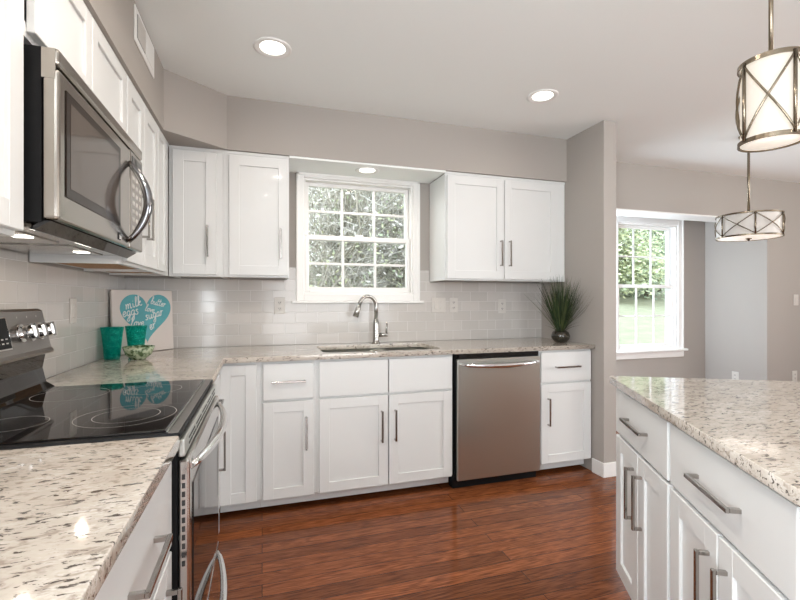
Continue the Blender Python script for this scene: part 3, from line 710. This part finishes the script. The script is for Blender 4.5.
G = {  # handwriting strokes: each glyph (advance, strokes)
 'm': (1.5, [[(0, .9), (.1, 1), (.15, .6), (.1, 0)], [(.12, .5), (.4, 1), (.55, .9), (.55, 0)], [(.57, .5), (.85, 1), (1.05, .9), (1.05, .15), (1.2, 0), (1.4, .2)]]),
 'i': (.6, [[(.1, .9), (.15, .2), (.3, 0), (.5, .2)], [(.15, 1.35), (.17, 1.42)]]),
 'l': (.6, [[(0, .3), (.35, 1.5), (.35, 2.1), (.18, 2.1), (.1, 1.4), (.15, .2), (.3, 0), (.55, .25)]]),
 'k': (.95, [[(0, .3), (.3, 1.5), (.3, 2.1), (.12, 2.0), (.1, 0)], [(.12, .5), (.5, 1), (.62, .8), (.2, .5), (.5, .1), (.7, 0), (.9, .2)]]),
 'b': (.85, [[(0, .3), (.3, 1.5), (.3, 2.1), (.12, 2.0), (.1, .2), (.3, 0), (.6, .2), (.6, .7), (.4, .95), (.15, .7)], [(.58, .8), (.82, .8)]]),
 'u': (.95, [[(.08, .95), (.1, .2), (.3, 0), (.6, .4), (.62, .95)], [(.62, .95), (.64, .15), (.78, 0), (.95, .2)]]),
 't': (.6, [[(.2, 1.9), (.15, .3), (.3, 0), (.55, .2)], [(-.08, 1.2), (.5, 1.3)]]),
 'e': (.75, [[(.05, .4), (.5, .6), (.5, .95), (.3, 1), (.1, .7), (.12, .2), (.35, 0), (.72, .3)]]),
 'r': (.7, [[(.05, .9), (.15, 1), (.12, 0)], [(.14, .5), (.35, .95), (.6, .95)]]),
 'g': (.85, [[(.6, .85), (.4, 1), (.1, .75), (.12, .2), (.35, .05), (.6, .4)], [(.62, .95), (.6, -.6), (.4, -1), (.1, -.8), (.3, -.4), (.85, .2)]]),
 's': (.7, [[(.5, .85), (.3, 1), (.12, .75), (.45, .4), (.4, .05), (.15, 0), (.0, .15)]]),
 'o': (.8, [[(.4, 1), (.1, .75), (.12, .2), (.35, 0), (.6, .3), (.58, .8), (.38, 1), (.8, .85)]]),
 'v': (.75, [[(.02, .9), (.15, .9), (.3, 0), (.58, .9), (.78, .8)]]),
 'a': (.9, [[(.6, .85), (.4, 1), (.1, .75), (.12, .15), (.35, 0), (.6, .4), (.63, .95)], [(.63, .95), (.64, .15), (.78, 0), (.92, .2)]]),
}
def smooth(pts, n=4):
    if len(pts) < 3: return pts
    P = [pts[0]] + list(pts) + [pts[-1]]; out = []
    for i in range(1, len(P) - 2):
        p0, p1, p2, p3 = P[i - 1], P[i], P[i + 1], P[i + 2]
        for k in range(n):
            u = k / n
            out.append(tuple(.5 * (2 * p1[j] + (p2[j] - p0[j]) * u + (2 * p0[j] - 5 * p1[j] + 4 * p2[j] - p3[j]) * u * u + (-p0[j] + 3 * p1[j] - 3 * p2[j] + p3[j]) * u ** 3) for j in (0, 1)))
    return out + [pts[-1]]
def word(mb, s, x, z, h, rot, th=.0016, sx=1.08):
    cx = 0; ca, sa = math.cos(R(rot)), math.sin(R(rot))
    for ch in s:
        adv, strokes = G[ch]
        for st in strokes:
            pp = []
            for px, pz in smooth(st):
                a_, b_ = (cx + px) * h * sx + pz * h * .18, pz * h
                pp.append((x + a_ * ca - b_ * sa, -.0018, z + a_ * sa + b_ * ca))
            mb.tube(pp, th, 5)
        cx += adv + .02
for s, x, z, h, rot, th in (('milk', .080, .258, .027, 14, .0026), ('butter', .240, .292, .0215, -13, .0024), ('eggs', .060, .214, .030, 10, .0027), ('love', .200, .250, .020, -14, .0021),
                            ('sugar', .205, .192, .028, 13, .0026), ('love', .108, .160, .026, -2, .0024), ('er', .232, .130, .028, 18, .0024)):
    q = MB(); word(q, s, x, z, h, rot, th); q.build('lettering', M['ink'], board)

# ------------------------------------------------------------------ tumblers and bowl
def tumbler(label, x, y, sc=1.0):
    o_ = []
    n = 40; prof_o = [(.026, 0), (.029, .01), (.031, .05), (.036, .10), (.041, .128)]; prof_i = [(.0385, .128), (.033, .10), (.028, .05), (.024, .016), (0, .014)]
    q = MB(); q.lathe([(0, 0)] + prof_o + prof_i, n)
    for v in q.bm.verts:
        z = v.co.z; a = math.atan2(v.co.y, v.co.x); rr = math.hypot(v.co.x, v.co.y)
        if rr > .028 and z > .005 and rr >= .029: k = 1 + .05 * math.cos(a * 10) * (1 if z < .11 else .4); v.co.x *= k; v.co.y *= k
    for v in q.bm.verts: v.co *= sc
    o = q.build('tumbler', M['tumbler'], None, (x, y, .9145))
    return tag(o, label, 'glass')
tumbler('teal glass tumbler on the left, nearest the tiled wall', -.764, 2.700, 1.33)
tumbler('teal glass tumbler partly behind the small bowl', -.675, 2.800, 1.33)
def bowl_mat():
    m, N, L, B = nmat('leafy_bowl_glaze'); B.inputs['Roughness'].default_value = .25
    t_ = N.new('ShaderNodeTexCoord'); v = N.new('ShaderNodeTexNoise'); v.inputs['Scale'].default_value = 55; v.inputs['Detail'].default_value = 2; L.new(t_.outputs['Object'], v.inputs['Vector'])
    r = N.new('ShaderNodeValToRGB'); L.new(v.outputs['Fac'], r.inputs[0]); cr = r.color_ramp
    cr.elements[0].position = .40; cr.elements[0].color = (.06, .10, .04, 1); cr.elements[1].position = .60; cr.elements[1].color = (.42, .47, .33, 1)
    e = cr.elements.new(.50); e.color = (.28, .36, .22, 1); L.new(r.outputs[0], B.inputs['Base Color']); return m
q = MB().lathe([(a_ * 1.28, b_ * 1.28) for a_, b_ in [(0, 0), (.026, 0), (.028, .004), (.047, .018), (.060, .052), (.0575, .053), (.045, .024), (.02, .008), (0, .007)]], 40)
tag(q.build('bowl', bowl_mat(), None, (-.63, 2.665, .9145)), 'small green patterned bowl in front of the teal tumblers', 'bowl')

# ------------------------------------------------------------------ grass plant
t = thing('potted_grass', 'spiky ornamental grass in a round dark pot on the counter end', 'potted plant', (2.125, 2.775, .9145))
MB().lathe([(0, 0), (.030, 0), (.042, .004), (.062, .026), (.068, .048), (.060, .074), (.044, .088), (.038, .088), (.036, .080), (.0, .078)], 32).build('pot', M['pot'], t)
MB().lathe([(.0375, .079), (.02, .083), (0, .084)], 20).build('soil', M['soil'], t)
q = MB(); rnd = random.Random(3)
for k in range(520):
    a = rnd.uniform(0, 2 * PI); rad = rnd.uniform(0, .03); Lb = rnd.uniform(.18, .43) ; tilt = abs(rnd.gauss(0, .31)) + .02
    if k < 12: tilt = rnd.uniform(.7, 1.1); Lb = rnd.uniform(.14, .2)
    b0 = Vector((rad * math.cos(a), rad * math.sin(a), .083)); prev = None; pts = []; d_ = Vector((math.cos(a) * math.sin(tilt), math.sin(a) * math.sin(tilt), math.cos(tilt))); p = b0.copy()
    w0 = rnd.uniform(.0016, .0032); side = Vector((-math.sin(a + rnd.uniform(-1, 1)), math.cos(a + rnd.uniform(-1, 1)), 0)); n = 7; mi = 1 if rnd.random() < .3 else 0
    last = None; droop = rnd.uniform(0, .55) if k >= 12 else 1.3
    for i in range(n + 1):
        u = i / n; wd = w0 * (1 - u ** 2.2) + .0002
        a1 = q.bm.verts.new(p - side * wd); b1 = q.bm.verts.new(p + side * wd)
        if last: f = q.bm.faces.new((last[0], last[1], b1, a1)); f.material_index = mi
        last = (a1, b1); p = p + d_ * (Lb / n); d_ = (d_ + Vector((math.cos(a) * .35, math.sin(a) * .35, -.4)) * droop / n).normalized()
        for ax in (0, 1):
            pass
        lim = .130
        if p.x > lim: p.x = lim
        if p.z < .03: p.z = .03
gb = q.build('grass_blades', [M['grassblade'], M['grasstip']], t, recalc=False)
gb['kind'] = 'stuff'

# ------------------------------------------------------------------ outdoors
def gz(x, y):
    return -.35 + max(0, y - 4.2) * .135 + .03 * math.sin(x * .7) + .05 * math.sin(y * .5 + x * .2)
bm = bmesh.new(); nx, ny = 40, 40; grid = []
for j in range(ny + 1):
    row = []
    for i in range(nx + 1):
        x = -12 + 52 * i / nx; y = 4.1 + 30 * j / ny; row.append(bm.verts.new((x, y, gz(x, y))))
    grid.append(row)
for j in range(ny):
    for i in range(nx): bm.faces.new((grid[j][i], grid[j][i + 1], grid[j + 1][i + 1], grid[j + 1][i])).smooth = True
me = bpy.data.meshes.new('lawn'); bm.to_mesh(me); bm.free(); me.materials.append(M['lawn'])
o = bpy.data.objects.new('lawn', me); link(o); tag(o, 'pale green lawn rising behind the house to the trees', 'lawn')

def leafy(q, c, rx, ry, rz, n, size, rnd, mi_n=1):
    for _ in range(n):
        while True:
            v = Vector((rnd.uniform(-1, 1), rnd.uniform(-1, 1), rnd.uniform(-1, 1)))
            if v.length < 1: break
        v = v * (.55 + .45 * v.length)
        p = c + Vector((v.x * rx, v.y * ry, v.z * rz))
        s = size * rnd.uniform(.6, 1.4); u = Vector((rnd.gauss(0, 1), rnd.gauss(0, 1), rnd.gauss(0, 1))).normalized(); w_ = u.orthogonal().normalized()
        vs = [q.bm.verts.new(p + u * s), q.bm.verts.new(p + w_ * s * .45), q.bm.verts.new(p - u * s), q.bm.verts.new(p - w_ * s * .45)]
        f = q.bm.faces.new(vs); f.material_index = rnd.randrange(mi_n)
def tree(label, x, y, h, r, mats, n, seed, size=.13, group=None):
    rnd = random.Random(seed); z0 = gz(x, y)
    t = thing('tree', label, 'tree', (x, y, z0), 0, group)
    q = MB().tube([(0, 0, -.1), (.05, .03, h * .3), (-.03, .06, h * .6), (0, 0, h * .85)], [.10, .08, .05, .02], 8)
    for k in range(7):
        a = rnd.uniform(0, 2 * PI); b0 = h * rnd.uniform(.25, .7); L_ = r * rnd.uniform(.5, .9)
        q.tube([(0, 0, b0), (math.cos(a) * L_ * .5, math.sin(a) * L_ * .5, b0 + L_ * .4), (math.cos(a) * L_, math.sin(a) * L_, b0 + L_ * .6)], [.05, .03, .01], 6)
    q.build('trunk', M['bark'], t)
    q = MB()
    for k in range(9):
        a = rnd.uniform(0, 2 * PI); d_ = rnd.uniform(.1, .6) * r; leafy(q, Vector((math.cos(a) * d_, math.sin(a) * d_, h * rnd.uniform(.08, .92))), r * .6, r * .6, h * .2, n // 9, size, rnd, len(mats))
    o = q.build('foliage', mats, t, recalc=False); o['kind'] = 'stuff'
    return t
tr = [(15.2, 16.5, 6.5, 2.4, 'ac', 'yellow-green leafy tree at the left of the nook window view'), (18.3, 17.3, 7, 2.5, 'ab', 'darker green tree at the right of the nook window view'),
      (16.9, 19.5, 7.5, 2.6, 'cb', 'tall mixed green tree behind the other two in the nook window view'), (20.6, 18.6, 6.5, 2.4, 'ab', 'green tree at the far right beyond the nook window'), (13.0, 18.2, 6.5, 2.5, 'ac', 'green tree left of the yellow-green one beyond the lawn')]
for i, (x, y, h, r_, k, lab) in enumerate(tr):
    tree(lab, x, y, h, r_, [M['leaf' + c] for c in k], 15000, 20 + i, .085)
def thicket(label, x, y, h, r, seed, n, leaves, mats):
    rnd = random.Random(seed); z0 = gz(x, y); t = thing('winter_shrub', label, 'shrub', (x, y, z0)); q = MB()
    for k in range(n):
        a = rnd.uniform(0, 2 * PI); d0 = rnd.uniform(0, r * .6); p = Vector((math.cos(a) * d0, math.sin(a) * d0, rnd.uniform(.1, h * .8)))
        a2 = rnd.uniform(0, 2 * PI); el = rnd.uniform(-.1, 1.4); d_ = Vector((math.cos(a2) * math.cos(el), math.sin(a2) * math.cos(el), math.sin(el))); L_ = rnd.uniform(.4, 1.5); pts = []; big = rnd.random() < .06
        for i in range(6):
            pts.append(p.copy()); p = p + d_ * L_ / 5; d_ = (d_ + Vector((rnd.gauss(0, .22), rnd.gauss(0, .22), rnd.gauss(0, .2)))).normalized()
        r0 = .014 if big else rnd.uniform(.003, .007)
        q.tube(pts, [r0 * (1 - i / 7) for i in range(6)], 3, cap=False, mi=0 if rnd.random() < .55 else 1)
    o = q.build('twigs', [M['twig'], M['twig2']], t, recalc=False); o['kind'] = 'stuff'
    q = MB(); leafy(q, Vector((0, 0, h * .5)), r, r, h * .55, leaves, .035, rnd, len(mats)); o = q.build('leaves', mats, t, recalc=False); o['kind'] = 'stuff'
for i, (x, y, h, r_, lab) in enumerate([(1.0, 6.0, 3.6, 1.0, 'bare twiggy shrub seen in the left panes of the kitchen window'), (2.1, 6.3, 3.7, 1.05, 'bare twiggy shrub seen in the right panes of the kitchen window'), (1.5, 7.6, 4.2, 1.3, 'taller bare shrub behind the middle panes of the kitchen window'), (3.0, 7.8, 4.2, 1.3, 'taller bare shrub behind the right side of the kitchen window')]):
    thicket(lab, x, y, h, r_, 60 + i, 2000, 3600, [M['leafa'], M['leafc'], M['twig2'], M['twig']])
